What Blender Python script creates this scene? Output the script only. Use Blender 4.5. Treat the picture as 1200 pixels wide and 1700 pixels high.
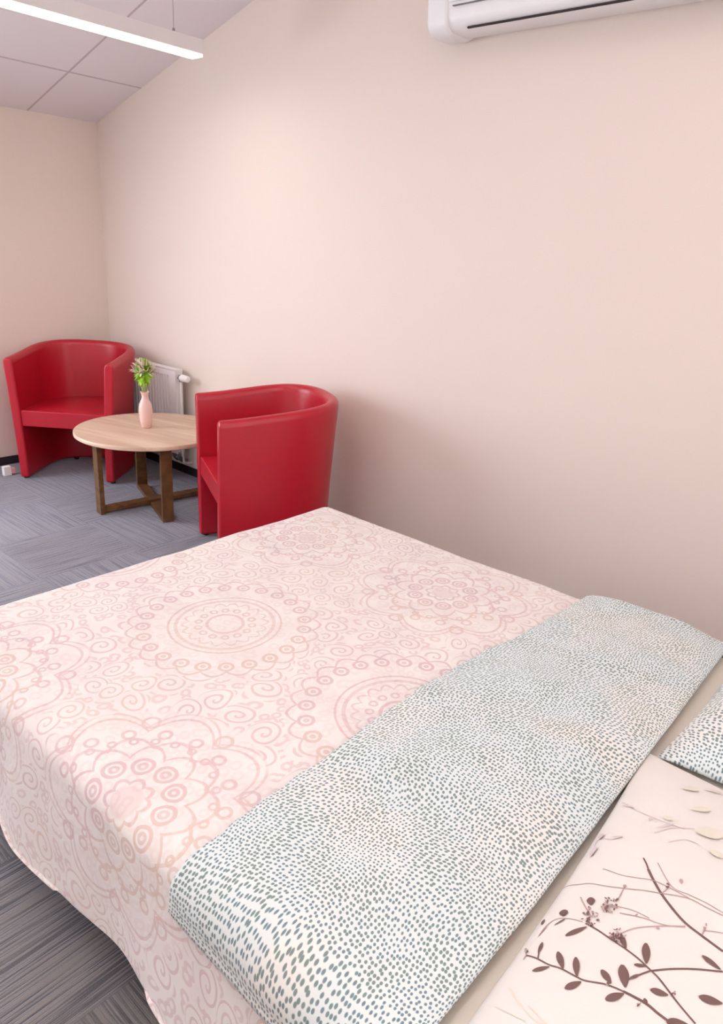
import bpy, bmesh, math, random
from mathutils import Vector, Matrix, noise
PI = math.pi
for o in list(bpy.data.objects): bpy.data.objects.remove(o)
SC = bpy.context.scene
COL = SC.collection

# ------------------------------------------------------------------ camera
cam_d = bpy.data.cameras.new('camera'); cam = bpy.data.objects.new('camera', cam_d); COL.objects.link(cam)
cam_d.sensor_fit = 'VERTICAL'; cam_d.sensor_height = 36; cam_d.lens = 36 * 1202.07 / 1700
right = Vector((0.7440522, 0.6658929, 0.0545255)); down = Vector((0.2651491, -0.2193895, -0.9389165)); fwd = Vector((-0.6132555, 0.7130602, -0.3397981))
mw = Matrix((right, -down, -fwd)).transposed().to_4x4(); mw.translation = (0, 0, 1.5)
cam.matrix_world = mw; cam_d.clip_start = 0.02
SC.camera = cam

# ------------------------------------------------------------------ world, daylight, exposure
W = bpy.data.worlds.new('world'); SC.world = W; W.use_nodes = True
W.node_tree.nodes['Background'].inputs[0].default_value = (0.86, 0.93, 1.0, 1)
W.node_tree.nodes['Background'].inputs[1].default_value = 2.0
SC.view_settings.view_transform = 'Standard'; SC.view_settings.look = 'None'
SC.view_settings.gamma = 1; SC.view_settings.use_curve_mapping = False
SC.view_settings.exposure = -1.12
FARX, WALLY, LEFTY, BACKX = -4.90, 2.80, -1.5, 1.3     # room faces
def area(name, loc, aim, sx, sy, power, col):
    d = bpy.data.lights.new(name, 'AREA'); d.shape = 'RECTANGLE'; d.size = sx; d.size_y = sy; d.energy = power; d.color = col
    o = bpy.data.objects.new(name, d); COL.objects.link(o); o.location = loc
    o.rotation_euler = Vector(aim).to_track_quat('-Z', 'Y').to_euler()
    return o
# daylight by the far window; side and back lights are added fill in invented windows
area('daylight_far_window', (FARX - 0.05, 0.25, 1.20), (1, 0.2, -0.55), 1.9, 1.75, 175, (0.86, 0.92, 1.0))
area('fill_light_side', (-2.2, LEFTY - 0.05, 1.55), (0, 1, -0.1), 2.6, 1.4, 15, (0.95, 0.97, 1.0))
area('fill_light_back', (BACKX + 0.05, 0.8, 1.7), (-1, 0.1, -0.1), 1.8, 1.4, 30, (0.96, 0.97, 1.0))

# ------------------------------------------------------------------ node helpers
def srgb(r, g, b):
    f = lambda c: (c / 255) / 12.92 if c / 255 <= 0.04045 else ((c / 255 + 0.055) / 1.055) ** 2.4
    return (f(r), f(g), f(b), 1)
class E:
    """arithmetic on math nodes"""
    nt = None
    def __init__(s, sock): s.s = sock
    @staticmethod
    def n(op, *a):
        nd = E.nt.nodes.new('ShaderNodeMath'); nd.operation = op
        for i, v in enumerate(a):
            if isinstance(v, E): E.nt.links.new(v.s, nd.inputs[i])
            else: nd.inputs[i].default_value = v
        return E(nd.outputs[0])
    def __add__(s, o): return E.n('ADD', s, o)
    def __radd__(s, o): return E.n('ADD', o, s)
    def __sub__(s, o): return E.n('SUBTRACT', s, o)
    def __rsub__(s, o): return E.n('SUBTRACT', o, s)
    def __mul__(s, o): return E.n('MULTIPLY', s, o)
    def __rmul__(s, o): return E.n('MULTIPLY', o, s)
    def __truediv__(s, o): return E.n('DIVIDE', s, o)
def fn(op): return lambda *a: E.n(op, *a)
Abs, Sqrt, Sin, Cos, Atan2, Fract, Floor, Max, Min, Mod, Gt, Lt = [fn(x) for x in ('ABSOLUTE', 'SQRT', 'SINE', 'COSINE', 'ARCTAN2', 'FRACT', 'FLOOR', 'MAXIMUM', 'MINIMUM', 'FLOORED_MODULO', 'GREATER_THAN', 'LESS_THAN')]
def sstep(a, b, v):
    nd = E.nt.nodes.new('ShaderNodeMapRange'); nd.interpolation_type = 'SMOOTHSTEP'; nd.clamp = True
    E.nt.links.new(v.s, nd.inputs[0]); nd.inputs[1].default_value = a; nd.inputs[2].default_value = b
    return E(nd.outputs[0])
def line(v, w): return 1 - sstep(w * 0.45, w, Abs(v))
def mixc(fac, a, b):
    nd = E.nt.nodes.new('ShaderNodeMix'); nd.data_type = 'RGBA'
    if isinstance(fac, E): E.nt.links.new(fac.s, nd.inputs[0])
    else: nd.inputs[0].default_value = fac
    for v, i in ((a, 6), (b, 7)):
        if isinstance(v, tuple): nd.inputs[i].default_value = v
        else: E.nt.links.new(v, nd.inputs[i])
    return nd.outputs[2]
def noise_tex(vec, scale, detail=2, rough=0.5, dim='3D'):
    nd = E.nt.nodes.new('ShaderNodeTexNoise'); nd.noise_dimensions = dim
    if vec is not None: E.nt.links.new(vec, nd.inputs['Vector'])
    nd.inputs['Scale'].default_value = scale; nd.inputs['Detail'].default_value = detail; nd.inputs['Roughness'].default_value = rough
    return nd
def comb(x, y, z=0.0):
    nd = E.nt.nodes.new('ShaderNodeCombineXYZ')
    for i, v in enumerate((x, y, z)):
        if isinstance(v, E): E.nt.links.new(v.s, nd.inputs[i])
        else: nd.inputs[i].default_value = v
    return nd.outputs[0]
def sep(vec):
    nd = E.nt.nodes.new('ShaderNodeSeparateXYZ'); E.nt.links.new(vec, nd.inputs[0])
    return E(nd.outputs[0]), E(nd.outputs[1]), E(nd.outputs[2])
def new_mat(name, base=(0.8, 0.8, 0.8, 1), rough=0.5, spec=0.5, sheen=0.0, metal=0.0):
    m = bpy.data.materials.new(name); m.use_nodes = True; E.nt = m.node_tree
    b = E.nt.nodes['Principled BSDF']
    b.inputs['Base Color'].default_value = base; b.inputs['Roughness'].default_value = rough
    b.inputs['Specular IOR Level'].default_value = spec; b.inputs['Sheen Weight'].default_value = sheen; b.inputs['Metallic'].default_value = metal
    return m, b
def coord(which):
    nd = E.nt.nodes.new('ShaderNodeTexCoord'); return nd.outputs[which]
def world_pos():
    return E.nt.nodes.new('ShaderNodeNewGeometry').outputs['Position']
def bump(b, height, strength, dist):
    nd = E.nt.nodes.new('ShaderNodeBump'); nd.inputs['Strength'].default_value = strength; nd.inputs['Distance'].default_value = dist
    E.nt.links.new(height.s if isinstance(height, E) else height, nd.inputs['Height']); E.nt.links.new(nd.outputs[0], b.inputs['Normal'])
def simple(name, rgb, rough=0.5, spec=0.5, sheen=0.0, metal=0.0, bscale=0, bstr=0.1, bdist=0.001):
    m, b = new_mat(name, srgb(*rgb), rough, spec, sheen, metal)
    n = noise_tex(coord('Object'), bscale or 40, 3)
    E.nt.links.new(mixc(E(n.outputs['Fac']) * 0.06, srgb(*rgb), srgb(*[c * 0.8 for c in rgb])), b.inputs['Base Color'])
    if bscale: bump(b, n.outputs['Fac'], bstr, bdist)
    return m

# ------------------------------------------------------------------ materials
M = {}
M['wall'] = simple('wall_paint', (237, 222, 212), 0.6, 0.3, bscale=220, bstr=0.06, bdist=0.0006)
M['white'] = simple('white_plastic', (246, 245, 247), 0.35, 0.5)
M['white_metal'] = simple('white_enamel', (236, 232, 232), 0.35, 0.5)
M['black'] = simple('black_vinyl', (38, 38, 44), 0.55, 0.3)
M['grey'] = simple('grey_plastic', (110, 108, 110), 0.5)
M['dark'] = simple('dark_gap', (60, 52, 54), 0.7, 0.1)
M['wire'] = simple('steel_wire', (150, 146, 144), 0.35, 0.5, metal=0.8)
M['sheet'] = simple('cream_sheet', (250, 241, 228), 0.9, 0.1, 0.2, bscale=60, bstr=0.2, bdist=0.002)
M['mattress'] = simple('mattress_ticking', (225, 220, 212), 0.9, 0.1, bscale=60)
M['red'] = None
def mat_leather():
    m, b = new_mat('red_leather', srgb(186, 20, 40), 0.33, 0.5)
    p = coord('Object')
    v = E.nt.nodes.new('ShaderNodeTexVoronoi'); v.inputs['Scale'].default_value = 260; E.nt.links.new(p, v.inputs['Vector'])
    n = noise_tex(p, 5, 3)
    h = E(v.outputs['Distance']) * 0.25 + E(n.outputs['Fac']) * 4.0
    bump(b, h, 0.25, 0.0012)
    n2 = noise_tex(p, 3, 2)
    E.nt.links.new(mixc(E(n2.outputs['Fac']) * 0.5, srgb(180, 20, 42), srgb(158, 12, 32)), b.inputs['Base Color'])
    return m
M['red'] = mat_leather()
def mat_ceiling():
    m, b = new_mat('ceiling_tiles', srgb(226, 216, 220), 0.8, 0.2)
    x, y, z = sep(world_pos())
    u = (x - (-4.36)) / 0.613; v = (y - 2.34) / 0.6
    du = Abs(Fract(u + 0.5) - 0.5) * 0.613; dv = Abs(Fract(v + 0.5) - 0.5) * 0.6
    d = Min(du, dv)
    bar = 1 - sstep(0.004, 0.008, d); gap = line(d - 0.002, 0.006)
    n = noise_tex(world_pos(), 300, 2)
    c = mixc(bar, srgb(240, 234, 238), srgb(228, 218, 222)); c = mixc(gap * 0.4, c, srgb(150, 132, 132))
    E.nt.links.new(c, b.inputs['Base Color']); bump(b, E(n.outputs['Fac']) * 0.2 - gap, 0.4, 0.003)
    return m
M['ceiling'] = mat_ceiling()
def mat_carpet():
    m, b = new_mat('carpet_tiles', (0.1, 0.1, 0.1, 1), 0.55, 0.6, 1.0)
    x, y, z = sep(world_pos())
    fx = (x + 1.055) / 0.5; fy = (y - 0.83) / 0.5
    par = Mod(Floor(fx) + Floor(fy), 2.0)          # quarter-turned tiles
    par = Abs(par)
    along = x * (1 - par) + y * par                # across the ribs
    other = y * (1 - par) + x * par
    tile = Floor(fx) * 7.31 + Floor(fy) * 3.77
    n1 = noise_tex(comb(along, other * 0.02, tile), 150, 1.5, 0.6)
    n2 = noise_tex(comb(along, other * 0.25, tile), 22, 2)
    n3 = noise_tex(world_pos(), 420, 2)
    f = sstep(0.36, 0.60, E(n1.outputs['Fac']))
    c = mixc(f, srgb(44, 35, 31), srgb(122, 112, 108))
    c = mixc(sstep(0.45, 0.7, E(n2.outputs['Fac'])) * 0.4, c, srgb(110, 98, 88))
    c = mixc(E(n3.outputs['Fac']) * 0.35, c, srgb(92, 88, 96))
    seam = 1 - sstep(0.0, 0.004, Min(Abs(Fract(fx + 0.5) - 0.5), Abs(Fract(fy + 0.5) - 0.5)) * 0.5)
    c = mixc(seam * 0.5, c, srgb(40, 36, 38))
    E.nt.links.new(c, b.inputs['Base Color']); bump(b, f + E(n3.outputs['Fac']) * 0.8, 0.6, 0.003)
    b.inputs['Sheen Tint'].default_value = srgb(200, 205, 225)
    return m
M['carpet'] = mat_carpet()
def mat_wood(name, c1, c2, c3, sc=1.0, rough=0.4):
    m, b = new_mat(name, srgb(*c1), rough, 0.4)
    p = coord('Object'); x, y, z = sep(p)
    n = noise_tex(comb(x * 1.2, y * 14, z * 14), 1.6 * sc, 4, 0.6)
    n2 = noise_tex(comb(x * 3, y * 120, z * 120), 1.5, 3)
    plank = noise_tex(comb(0.0, Floor(y / 0.11) * 3.3, 0.0), 1.0, 0)
    c = mixc(sstep(0.35, 0.65, E(n.outputs['Fac'])), srgb(*c1), srgb(*c2))
    c = mixc(sstep(0.4, 0.7, E(plank.outputs['Fac'])) * 0.35, c, srgb(*c3))
    c = mixc(E(n2.outputs['Fac']) * 0.25, c, srgb(*c3))
    E.nt.links.new(c, b.inputs['Base Color']); bump(b, n2.outputs['Fac'], 0.1, 0.0005)
    return m
M['wood_top'] = mat_wood('light_wood', (228, 204, 182), (210, 180, 156), (188, 154, 130))
M['wood_leg'] = mat_wood('brown_wood', (124, 88, 52), (98, 66, 36), (84, 54, 30))

def mandala_lines(x, y):
    """printed motifs of the bedspread: rings of loops, petalled flowers, scrolls"""
    tot = None; cover = None
    def polar(cx, cy):
        dx = x - cx; dy = y - cy
        return Sqrt(dx * dx + dy * dy), Atan2(dy, dx)
    def ring_loops(r, a, N, R, rad, w, off=0.0):
        t = Fract(a * (N / (2 * PI)) + off) - 0.5
        u = t * (2 * PI * R / N); v = r - R
        return line(Sqrt(u * u + v * v) - rad, w)
    def lobes(r, a, N, R, amp, w, off=0.0):
        s = Abs(Sin(a * (N / 2.0) + off))
        return line(r - R - amp * s, w)
    Amot = [(-1.44, 1.12), (-0.83, 1.15), (-1.44, 2.36), (-0.83, 2.36), (-2.05, 1.13), (-1.14, -0.1)]
    Bmot = [(-1.03, 0.56), (-1.66, 0.52), (-1.14, 1.74), (-1.75, 1.74)]
    mask = None
    for cx, cy in Amot[:5]:
        r, a = polar(cx, cy)
        L = line(r - 0.05, 0.006) + line(r - 0.135, 0.007) * 0.8 + line(r - 0.155, 0.004) + lobes(r, a, 18, 0.10, 0.018, 0.005) * 0.8 \
            + ring_loops(r, a, 24, 0.222, 0.017, 0.0055) * 1.2 + lobes(r, a, 24, 0.245, 0.020, 0.005, PI / 2) + ring_loops(r, a, 24, 0.222, 0.004, 0.004) \
            + ring_loops(r, a, 14, 0.075, 0.009, 0.004)
        tot = L if tot is None else tot + L
        inn = 1 - sstep(0.268, 0.275, r); cover = inn if cover is None else Max(cover, inn)
    for cx, cy in Bmot:
        r, a = polar(cx, cy)
        L = (1 - sstep(0.030, 0.040, r)) * 0.55 + lobes(r, a, 8, 0.040, 0.012, 0.006) + ring_loops(r, a, 10, 0.090, 0.021, 0.0055) * 1.2 + ring_loops(r, a, 10, 0.090, 0.008, 0.005) \
            + lobes(r, a, 10, 0.118, 0.035, 0.006) + lobes(r, a, 10, 0.150, 0.030, 0.006, PI / 2) * 0.9 \
            + lobes(r, a, 8, 0.205, 0.055, 0.005) * 0.9 + lobes(r, a, 8, 0.222, 0.058, 0.005) * 0.8 + ring_loops(r, a, 24, 0.170, 0.008, 0.004) + ring_loops(r, a, 16, 0.195, 0.013, 0.005) \
            + ring_loops(r, a, 8, 0.235, 0.018, 0.005, 0.5)
        tot = tot + L
        inn = 1 - sstep(0.270, 0.285, r); cover = Max(cover, inn)
    # scrolls between the motifs
    nz = noise_tex(comb(x, y, 0.0), 5, 1)
    nx, ny, nzz = sep(nz.outputs['Color'])
    wx = x + (nx - 0.5) * 0.10; wy = y + (ny - 0.5) * 0.10
    v = E.nt.nodes.new('ShaderNodeTexVoronoi'); v.voronoi_dimensions = '2D'; v.inputs['Scale'].default_value = 11.5; v.inputs['Randomness'].default_value = 0.75
    E.nt.links.new(comb(wx, wy), v.inputs['Vector'])
    px, py, pz = sep(v.outputs['Position'])
    dx = wx - px; dy = wy - py
    r = Sqrt(dx * dx + dy * dy); a = Atan2(dy, dx)
    sp = Abs(Fract(r / 0.020 - a / (2 * PI)) - 0.5)
    scroll = (1 - sstep(0.10, 0.20, sp)) * (1 - sstep(0.036, 0.042, r))
    v2 = E.nt.nodes.new('ShaderNodeTexVoronoi'); v2.voronoi_dimensions = '2D'; v2.feature = 'DISTANCE_TO_EDGE'; v2.inputs['Scale'].default_value = 11.5; v2.inputs['Randomness'].default_value = 0.75
    E.nt.links.new(comb(wx, wy), v2.inputs['Vector'])
    edge = line(E(v2.outputs['Distance']) - 0.05, 0.05)
    v3 = E.nt.nodes.new('ShaderNodeTexVoronoi'); v3.voronoi_dimensions = '2D'; v3.inputs['Scale'].default_value = 30; v3.inputs['Randomness'].default_value = 0.9
    E.nt.links.new(comb(wx, wy), v3.inputs['Vector'])
    small = line(E(v3.outputs['Distance']) - 0.30, 0.16) * sstep(0.040, 0.044, r)
    tot = tot * cover + (scroll + small * 0.8) * (1 - cover) + line(E(v3.outputs['Distance']) - 0.30, 0.16) * 0.28 * cover
    return Min(tot, 1.2)
def mat_spread():
    m, b = new_mat('bedspread_cloth', (0.8, 0.7, 0.7, 1), 0.9, 0.15, 0.3)
    u, v, _ = sep(coord('UV'))
    x = u * 4 - 3; y = v * 4 - 1          # UV holds the flat cloth coordinates
    L = mandala_lines(x, y)
    tint = noise_tex(comb(x, y), 3.2, 2)
    tint2 = noise_tex(comb(x, y, 4.0), 9, 2)
    lc = mixc(sstep(0.42, 0.60, E(tint.outputs['Fac'])), srgb(204, 168, 173), srgb(209, 180, 166))
    lc = mixc(sstep(0.58, 0.7, E(tint2.outputs['Fac'])) * 0.5, lc, srgb(180, 158, 172))
    bc = mixc(sstep(0.40, 0.62, E(tint2.outputs['Fac'])) * 0.6, srgb(238, 230, 226), srgb(231, 218, 216))
    c = mixc(L * 0.62, bc, lc)
    E.nt.links.new(c, b.inputs['Base Color'])
    wv = noise_tex(comb(x, y), 900, 1)
    wr = noise_tex(comb(x, y), 9, 3)
    bump(b, E(wv.outputs['Fac']) * 0.1 + E(wr.outputs['Fac']) * 1.2 - L * 0.25, 0.35, 0.004)
    return m
M['spread'] = mat_spread()
def mat_dots(name='dotted_cloth'):
    m, b = new_mat(name, (0.8, 0.8, 0.8, 1), 0.9, 0.15, 0.2)
    u, v, _ = sep(coord('UV')); x = u * 4 - 3; y = v * 4 - 1
    nz = noise_tex(comb(x, y, 0.0), 5.0, 0.0)
    nx, ny, nq = sep(nz.outputs['Color'])
    wx = x + (nx - 0.5) * 0.07; wy = y + (ny - 0.5) * 0.07
    vo = E.nt.nodes.new('ShaderNodeTexVoronoi'); vo.voronoi_dimensions = '2D'; vo.inputs['Scale'].default_value = 118; vo.inputs['Randomness'].default_value = 0.5
    E.nt.links.new(comb(wx, wy), vo.inputs['Vector'])
    n2 = noise_tex(comb(x, y, 2.0), 14, 1)
    rad = 0.20 + E(n2.outputs['Fac']) * 0.22
    d = E(vo.outputs['Distance'])
    dot = 1 - sstep(-0.09, 0.09, d - rad)
    dc = mixc(sstep(0.42, 0.6, E(n2.outputs['Fac'])), srgb(74, 104, 116), srgb(92, 112, 108))
    bcn = noise_tex(comb(x, y, 7.0), 4, 1)
    bc = mixc(sstep(0.45, 0.65, E(bcn.outputs['Fac'])), srgb(220, 227, 226), srgb(230, 228, 222))
    E.nt.links.new(mixc(dot * 0.88, bc, dc), b.inputs['Base Color'])
    wr = noise_tex(comb(x, y), 11, 3)
    bump(b, E(wr.outputs['Fac']), 0.4, 0.006)
    return m
M['dots'] = mat_dots()
M['pillow'] = simple('pillow_cotton', (230, 222, 216), 0.85, 0.15, 0.2, bscale=14, bstr=0.35, bdist=0.004)
M['print_dark'] = simple('print_brown', (112, 88, 84), 0.9, 0.1)
M['print_mid'] = simple('print_taupe', (176, 152, 146), 0.9, 0.1)
M['print_faint'] = simple('print_mauve', (212, 194, 194), 0.9, 0.1)
M['print_green'] = simple('print_olive', (224, 215, 200), 0.9, 0.1)
M['vase'] = simple('pink_ceramic', (238, 200, 192), 0.25, 0.5)
M['green'] = simple('leaf_green', (168, 214, 60), 0.5, 0.4)
M['petal'] = simple('cream_petal', (246, 240, 218), 0.6, 0.3)
M['petal_pink'] = simple('pink_petal', (240, 200, 196), 0.6, 0.3)
M['stem'] = simple('stem_green', (176, 186, 120), 0.6, 0.3)
M['pink_plastic'] = simple('pink_plastic', (232, 176, 176), 0.5, 0.4)
def mat_glow():
    m = bpy.data.materials.new('lit_diffuser'); m.use_nodes = True; nt = m.node_tree
    nt.nodes.remove(nt.nodes['Principled BSDF']); e = nt.nodes.new('ShaderNodeEmission')
    e.inputs[0].default_value = (1.0, 0.97, 0.88, 1); e.inputs[1].default_value = 6.0
    nt.links.new(e.outputs[0], nt.nodes['Material Output'].inputs[0]); return m
M['glow'] = mat_glow()
def mat_glass():
    m, b = new_mat('window_glass', (1, 1, 1, 1), 0.0, 0.5); b.inputs['Transmission Weight'].default_value = 1; b.inputs['IOR'].default_value = 1.01
    return m
M['glass'] = mat_glass()

# ------------------------------------------------------------------ mesh helpers
def obj(name, bm, mats, parent=None, smooth=True, label=None):
    me = bpy.data.meshes.new(name); bmesh.ops.recalc_face_normals(bm, faces=bm.faces[:]); bm.to_mesh(me); bm.free()
    for mm in (mats if isinstance(mats, (list, tuple)) else [mats]): me.materials.append(mm)
    if smooth:
        me.polygons.foreach_set('use_smooth', [True] * len(me.polygons))
        try: me.set_sharp_from_angle(angle=math.radians(38))
        except Exception: pass
    o = bpy.data.objects.new(name, me); COL.objects.link(o)
    if parent is not None: o.parent = parent
    if label: o['label'] = label
    return o
def thing(name, label, cat, loc=(0, 0, 0), rz=0.0, group=None):
    o = bpy.data.objects.new(name, None); COL.objects.link(o); o.location = loc; o.rotation_euler = (0, 0, rz); o.empty_display_size = 0.1
    o['label'] = label; o['category'] = cat
    if group: o['group'] = group
    return o
def tag(o, label, cat, group=None):
    o['label'] = label; o['category'] = cat
    if group: o['group'] = group
    return o
def struct(o): o['kind'] = 'structure'; return o
def box(bm, lo, hi, mi=0):
    r = bmesh.ops.create_cube(bm, size=1); vs = r['verts']
    for v in vs: v.co = Vector([(lo[i] + hi[i]) / 2 + v.co[i] * (hi[i] - lo[i]) for i in range(3)])
    for f in {f for v in vs for f in v.link_faces}: f.material_index = mi
    return vs
def bevel(o, w=0.004, seg=3, ang=30):
    b = o.modifiers.new('bevel', 'BEVEL'); b.width = w; b.segments = seg; b.limit_method = 'ANGLE'; b.angle_limit = math.radians(ang); b.harden_normals = True; return o
def tube(bm, pts, r, n=10, mi=0, cap=True):
    pts = [Vector(p) for p in pts]; rings = []
    rr = r if isinstance(r, (list, tuple)) else [r] * len(pts)
    for i, p in enumerate(pts):
        d = (pts[min(i + 1, len(pts) - 1)] - pts[max(i - 1, 0)]).normalized()
        a = Vector((0, 0, 1)) if abs(d.z) < 0.9 else Vector((1, 0, 0)); e1 = d.cross(a).normalized(); e2 = d.cross(e1)
        rings.append([bm.verts.new(p + rr[i] * (math.cos(2 * PI * k / n) * e1 + math.sin(2 * PI * k / n) * e2)) for k in range(n)])
    for i in range(len(pts) - 1):
        for k in range(n):
            f = bm.faces.new((rings[i][k], rings[i][(k + 1) % n], rings[i + 1][(k + 1) % n], rings[i + 1][k])); f.material_index = mi
    if cap:
        for rg in (rings[0], rings[-1]): f = bm.faces.new(rg); f.material_index = mi
def lathe(bm, prof, n=40, c=(0, 0, 0), mi=0):
    rings = []
    for r, z in prof: rings.append([bm.verts.new((c[0] + r * math.cos(2 * PI * k / n), c[1] + r * math.sin(2 * PI * k / n), c[2] + z)) for k in range(n)])
    for i in range(len(rings) - 1):
        for k in range(n):
            f = bm.faces.new((rings[i][k], rings[i][(k + 1) % n], rings[i + 1][(k + 1) % n], rings[i + 1][k])); f.material_index = mi
    for rg in (rings[0], rings[-1]): f = bm.faces.new(rg); f.material_index = mi

# ------------------------------------------------------------------ room shell
T = 0.15
def ceil_z(x): return 2.19 + 0.29 * (min(x, -0.6) - FARX)
bm = bmesh.new(); box(bm, (FARX - T, LEFTY - T, -T), (BACKX + T, WALLY + T, 0)); struct(obj('floor', bm, M['carpet'], smooth=False))
def wall_box(name, lo, hi):
    bm = bmesh.new(); box(bm, lo, hi); return struct(obj(name, bm, M['wall'], smooth=False))
HT = ceil_z(0) + 0.2
bm = bmesh.new(); box(bm, (FARX - T, WALLY, 0), (BACKX + T, WALLY + T, HT)); struct(obj('wall_right', bm, M['wall'], smooth=False))
def wall_with_hole(name, axis, pos0, pos1, a0, a1, z1, h0, h1, hz0, hz1):
    bm = bmesh.new()
    def bb(u0, u1, zz0, zz1):
        if axis == 'x': box(bm, (pos0, u0, zz0), (pos1, u1, zz1))
        else: box(bm, (u0, pos0, zz0), (u1, pos1, zz1))
    bb(a0, h0, 0, z1); bb(h1, a1, 0, z1); bb(h0, h1, 0, hz0); bb(h0, h1, hz1, z1)
    return struct(obj(name, bm, M['wall'], smooth=False))
wall_with_hole('wall_far', 'x', FARX - T, FARX, LEFTY, WALLY, 2.19, -0.75, 1.25, 0.25, 2.10)
wall_with_hole('wall_left', 'y', LEFTY - T, LEFTY, FARX - T, BACKX + T, HT, -3.55, -0.85, 0.85, 2.30)
wall_with_hole('wall_back', 'x', BACKX, BACKX + T, LEFTY, WALLY, HT, -0.15, 1.75, 0.95, 2.45)
def window(n, axis, pos, u0, u1, z0, z1):
    bm = bmesh.new(); w = 0.06
    def bb(a, b, c, d):
        if axis == 'x': box(bm, (pos - 0.03, a, c), (pos + 0.03, b, d))
        else: box(bm, (a, pos - 0.03, c), (b, pos + 0.03, d))
    bb(u0, u1, z0, z0 + w); bb(u0, u1, z1 - w, z1); bb(u0, u0 + w, z0, z1); bb(u1 - w, u1, z0, z1); m = (u0 + u1) / 2; bb(m - w / 2, m + w / 2, z0, z1)
    root = struct(obj('window_%d' % n, bm, M['white'], smooth=False))
    bm = bmesh.new()
    if axis == 'x': box(bm, (pos - 0.004, u0 + w, z0 + w), (pos + 0.004, u1 - w, z1 - w))
    else: box(bm, (u0 + w, pos - 0.004, z0 + w), (u1 - w, pos + 0.004, z1 - w))
    obj('pane', bm, M['glass'], root, smooth=False)
window(1, 'x', FARX - 0.11, -0.75, 1.25, 0.25, 2.10)
window(2, 'y', LEFTY - 0.11, -3.55, -0.85, 0.85, 2.30)  # invented side window, unseen, frames the added side fill light
window(3, 'x', BACKX + 0.11, -0.15, 1.75, 0.95, 2.45)  # invented window behind the camera, goes with the added back fill
bm = bmesh.new()
prof = [(FARX - T, ceil_z(FARX - T)), (-0.6, ceil_z(0)), (BACKX + T, ceil_z(0))]
lo = [[bm.verts.new((x, y, z)) for x, z in prof] for y in (LEFTY - T, WALLY + 0.001)]
hi = [[bm.verts.new((x, y, z + 0.12)) for x, z in prof] for y in (LEFTY - T, WALLY + 0.001)]
for i in range(2):
    for L in (lo, hi): bm.faces.new((L[0][i], L[0][i + 1], L[1][i + 1], L[1][i]))
    for s in (0, 1): bm.faces.new((lo[s][i], lo[s][i + 1], hi[s][i + 1], hi[s][i]))
for e in (0, 2): bm.faces.new((lo[0][e], lo[1][e], hi[1][e], hi[0][e]))
struct(obj('ceiling', bm, M['ceiling'], smooth=False))
def skirting(name, lo, hi):
    bm = bmesh.new(); box(bm, lo, hi); bevel(struct(obj(name, bm, M['black'], smooth=False)), 0.002, 2)
skirting('baseboard_right', (FARX, WALLY - 0.010, 0), (BACKX, WALLY, 0.055))
skirting('baseboard_far', (FARX, LEFTY, 0), (FARX + 0.010, WALLY - 0.010, 0.055))

# ------------------------------------------------------------------ suspended linear lamps
def linear_lamp(label, x, y0, y1, zb, power, col, up=0, group=None):
    t = thing('pendant_light', label, 'lamp', (x, (y0 + y1) / 2, zb), 0, group)
    L = (y1 - y0) / 2; w = 0.042; h = 0.070
    bm = bmesh.new(); box(bm, (-w, -L, 0.010), (w, L, h)); bevel(obj('housing', bm, M['white_metal'], t, smooth=False), 0.002, 2)
    bm = bmesh.new(); box(bm, (-w + 0.001, -L + 0.001, -0.002), (w - 0.001, L - 0.001, 0.010)); obj('diffuser', bm, M['glow'], t, smooth=False, label='lit white strip under the lamp')
    for s in (-1, 1):
        bm = bmesh.new(); tube(bm, [(0, s * (L - 0.13), h), (0, s * (L - 0.13), ceil_z(x) - zb - 0.001)], 0.0012, 6)
        tube(bm, [(0, s * (L - 0.13), h), (0, s * (L - 0.13), h + 0.022)], 0.006, 10)
        tube(bm, [(0, s * (L - 0.13), ceil_z(x) - zb - 0.012), (0, s * (L - 0.13), ceil_z(x) - zb - 0.001)], 0.018, 12)
        obj('suspension_wire', bm, M['wire'], t)
    if up: a2 = area('fill_uplight', (0, 0, 0.075), (0, 0, 1), 0.07, 2 * L - 0.02, up, col); a2.parent = t  # fill for the whole room, bounced off the ceiling by the added lamp
    a = area('lamp_glow', (0, 0, -0.006), (0, 0, -1), 0.07, 2 * L - 0.02, power, col); a.parent = t
    return t
linear_lamp('white linear pendant lamp with lit strip below, hung from the sloped ceiling', -3.25, 0.0, 2.40, 2.312, 16, (1.0, 0.93, 0.82))
linear_lamp('added fill lamp built as a white linear pendant above the bed head, out of view', -0.30, -0.45, 0.35, 2.62, 13, (1.0, 0.96, 0.92), 185)  # unseen pendant added as a fill source, mostly through its uplight

# ------------------------------------------------------------------ air conditioner
ac = thing('air_conditioner', 'white wall-mounted air conditioner high on the long pink wall', 'air conditioner', (-2.05, WALLY, 2.300))
def ac_profile(top=0.30, d=0.20, inset=0.0):
    # (y towards the room is negative, z up)
    P = [(0, 0.02), (-0.05, 0.0)]
    P += [(-d + 0.055 - 0.055 * math.sin(a) * 1.0, 0.055 - 0.055 * math.cos(a)) for a in [PI / 2 * k / 8 for k in range(9)]]
    P += [(-d - 0.006, top * 0.6), (-d + 0.004, top - 0.03), (-d + 0.03, top), (0, top)]
    return P
def extrude(bm, P, x0, x1, inset=0.0):
    a = [bm.verts.new((x0, y, z)) for y, z in P]; b = [bm.verts.new((x1, y, z)) for y, z in P]
    n = len(P)
    for i in range(n): bm.faces.new((a[i], a[(i + 1) % n], b[(i + 1) % n], b[i]))
    bm.faces.new(a); bm.faces.new(b)
bm = bmesh.new(); P = [(y * 0.95, z * 0.97 + 0.012) for y, z in ac_profile()]; extrude(bm, P, 0.06, 1.14); obj('casing', bm, M['white'], ac)
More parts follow.
